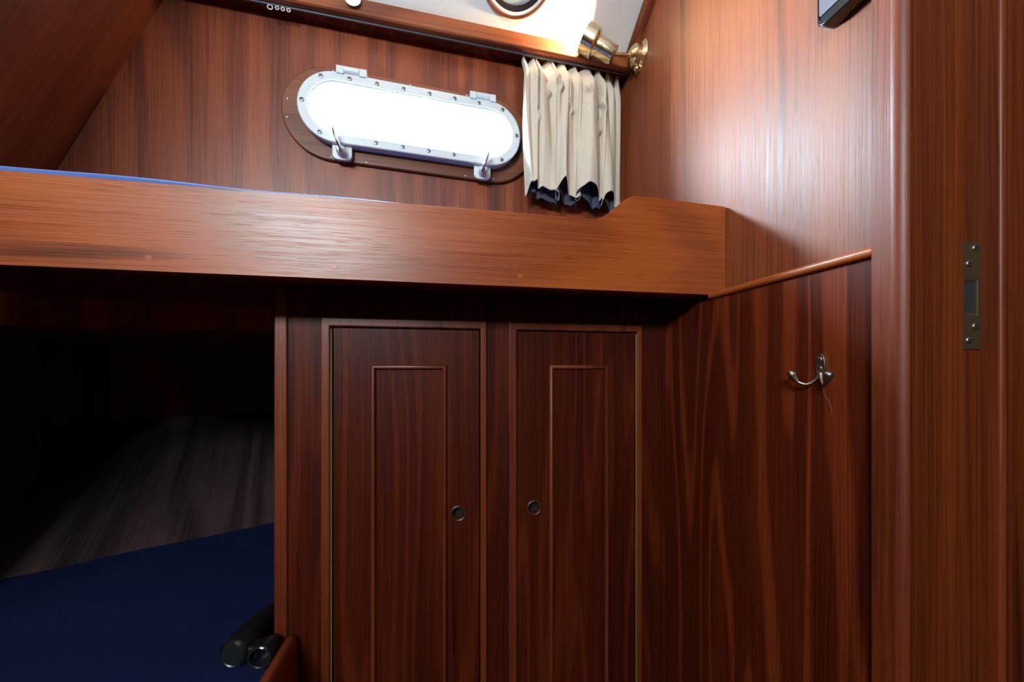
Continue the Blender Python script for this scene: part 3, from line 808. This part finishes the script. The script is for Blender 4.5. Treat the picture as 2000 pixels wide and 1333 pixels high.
lathe('dark_ring', [(.000, .0942), (.0040, .0938), (.0045, .088), (.0025, .0815), (-.003, .0810)], cp, cNw, M_gasket, I4, rp, 72)
lathe('lens', [(.000, .0815), (.0015, .060), (.0020, 0)], cp, cNw, M_lens, I4, rp, 72)

# ------------------------------------------------------------------ small round silicone disc on the beam
ks = (689-1000)/680; Yd = FFZ/(1-bF*ks)-.009; 
sd_p = Vector((ks*Yd, Yd-.004, (716+4)/680*Yd))
nF = FF.to_3x3() @ Vector((0, -1, 0))
su = empty('suction_cup', Matrix.Translation((sd_p.x, sd_p.y, H0+sd_p.z))); tag(su, 'small clear round suction cup stuck to the ceiling beam at the top edge', 'suction cup')
PW['suction_cup'] = su.matrix_basis.copy()
lathe('cup', [(-.006, .0205), (-.005, .0215), (-.0035, .0205), (-.001, .014), (.001, .007), (.001, 0)], sd_p, nF, M_silicone, I4, su, 40)
lathe('nub', [(.001, .0055), (.006, .0045), (.007, .006), (.009, .005), (.0095, 0)], sd_p, nF, M_silicone, I4, su, 24)

# ------------------------------------------------------------------ double coat hook on the lower bulkhead
Yh = .5235; uh = uR(Yh)
hk = empty('coat_hook', FL @ Matrix.Translation((uh, 0, 0))); tag(hk, 'antique nickel double coat hook screwed to the lower right bulkhead', 'coat hook')
PW['coat_hook'] = hk.matrix_basis.copy()
bm = bmesh.new()
def ell(rx, rz, cz, n=28): return [(uh+rx*math.cos(2*PI*i/n), cz+rz*math.sin(2*PI*i/n)) for i in range(n)]
bm_plate(bm, ell(.0068, .0170, .0020), [], -.0034, 0)
hp = link('hook_plate', bm, M_nickel, FL, hk, bevel=.0016, seg=3)
for z in (.0105, -.0030): screw('screw', uh-.0004, -.0034, z, .0036, FL, hk, M_nickel, .0012)
for s_ in (-1, 1):
    pts = catmull([(uh, -.003, -.0105), (uh+s_*.0045, -.006, -.0205), (uh+s_*.012, -.012, -.0275), (uh+s_*.0205, -.018, -.0245), (uh+s_*.0255, -.0215, -.0165), (uh+s_*.0275, -.023, -.0110)], 6)
    n = len(pts); R = []
    for i in range(n):
        t = i/(n-1); R.append(.0029-.0008*math.sin(PI*min(1, t*1.4))+(.0030*math.sin(PI/2*max(0, min(1, (t-.55)/.38)))**2))
    e = (pts[-1]-pts[-2]).normalized()
    for dd, f in ((.0016, .93), (.0030, .76), (.0039, .50), (.0043, .15)): pts.append(pts[n-1]+e*dd); R.append(R[n-1]*f)
    tube('hook_prong', pts, R, M_nickel, FL, hk, 16)
# a hair-thin thread caught on the hook
th = catmull([(uh+.012, -.012, -.0295), (uh+.0105, -.009, -.040), (uh+.0150, -.006, -.052), (uh+.0165, -.003, -.064), (uh+.0130, -.0015, -.072)], 6)
o = tube('thread', th, .00016, plain('grey_thread', (.35,.25,.25), .7), FL, None, 5)
tag(o, 'hair-thin grey thread dangling from the right prong of the coat hook', 'thread')

# ------------------------------------------------------------------ black rimmed panel high on the bulkhead
Fp = frame(.576, 0, wd.x, wd.y)
pu = uR(.5486)
tv = empty('wall_screen', Fp @ Matrix.Translation((pu+.04, 0, .65))); tag(tv, 'black rimmed flat screen mounted high on the right bulkhead, cut off by the picture top', 'screen')
PW['wall_screen'] = tv.matrix_basis.copy()
def rrect(x0, x1, z0, z1, r, n=8):
    pts = []
    for cx_, cz_, a0 in ((x1-r, z0+r, -PI/2), (x1-r, z1-r, 0), (x0+r, z1-r, PI/2), (x0+r, z0+r, PI)):
        for i in range(n+1): a = a0+PI/2*i/n; pts.append((cx_+r*math.cos(a), cz_+r*math.sin(a)))
    return pts
plate('casing', rrect(pu, pu+.086, .528, .80, .012), [], .001, .023, Fp, M_bplastic, tv, bevel=.006, seg=5)
plate('rim', rrect(pu+.001, pu+.085, .529, .799, .012), [rrect(pu+.003, pu+.083, .536, .797, .010)], -.0015, .004, Fp, M_bplastic, tv, bevel=.0012, seg=4)
plate('screen_face', rrect(pu+.003, pu+.083, .546, .797, .004), [], -.0004, .004, Fp, M_screen, tv)
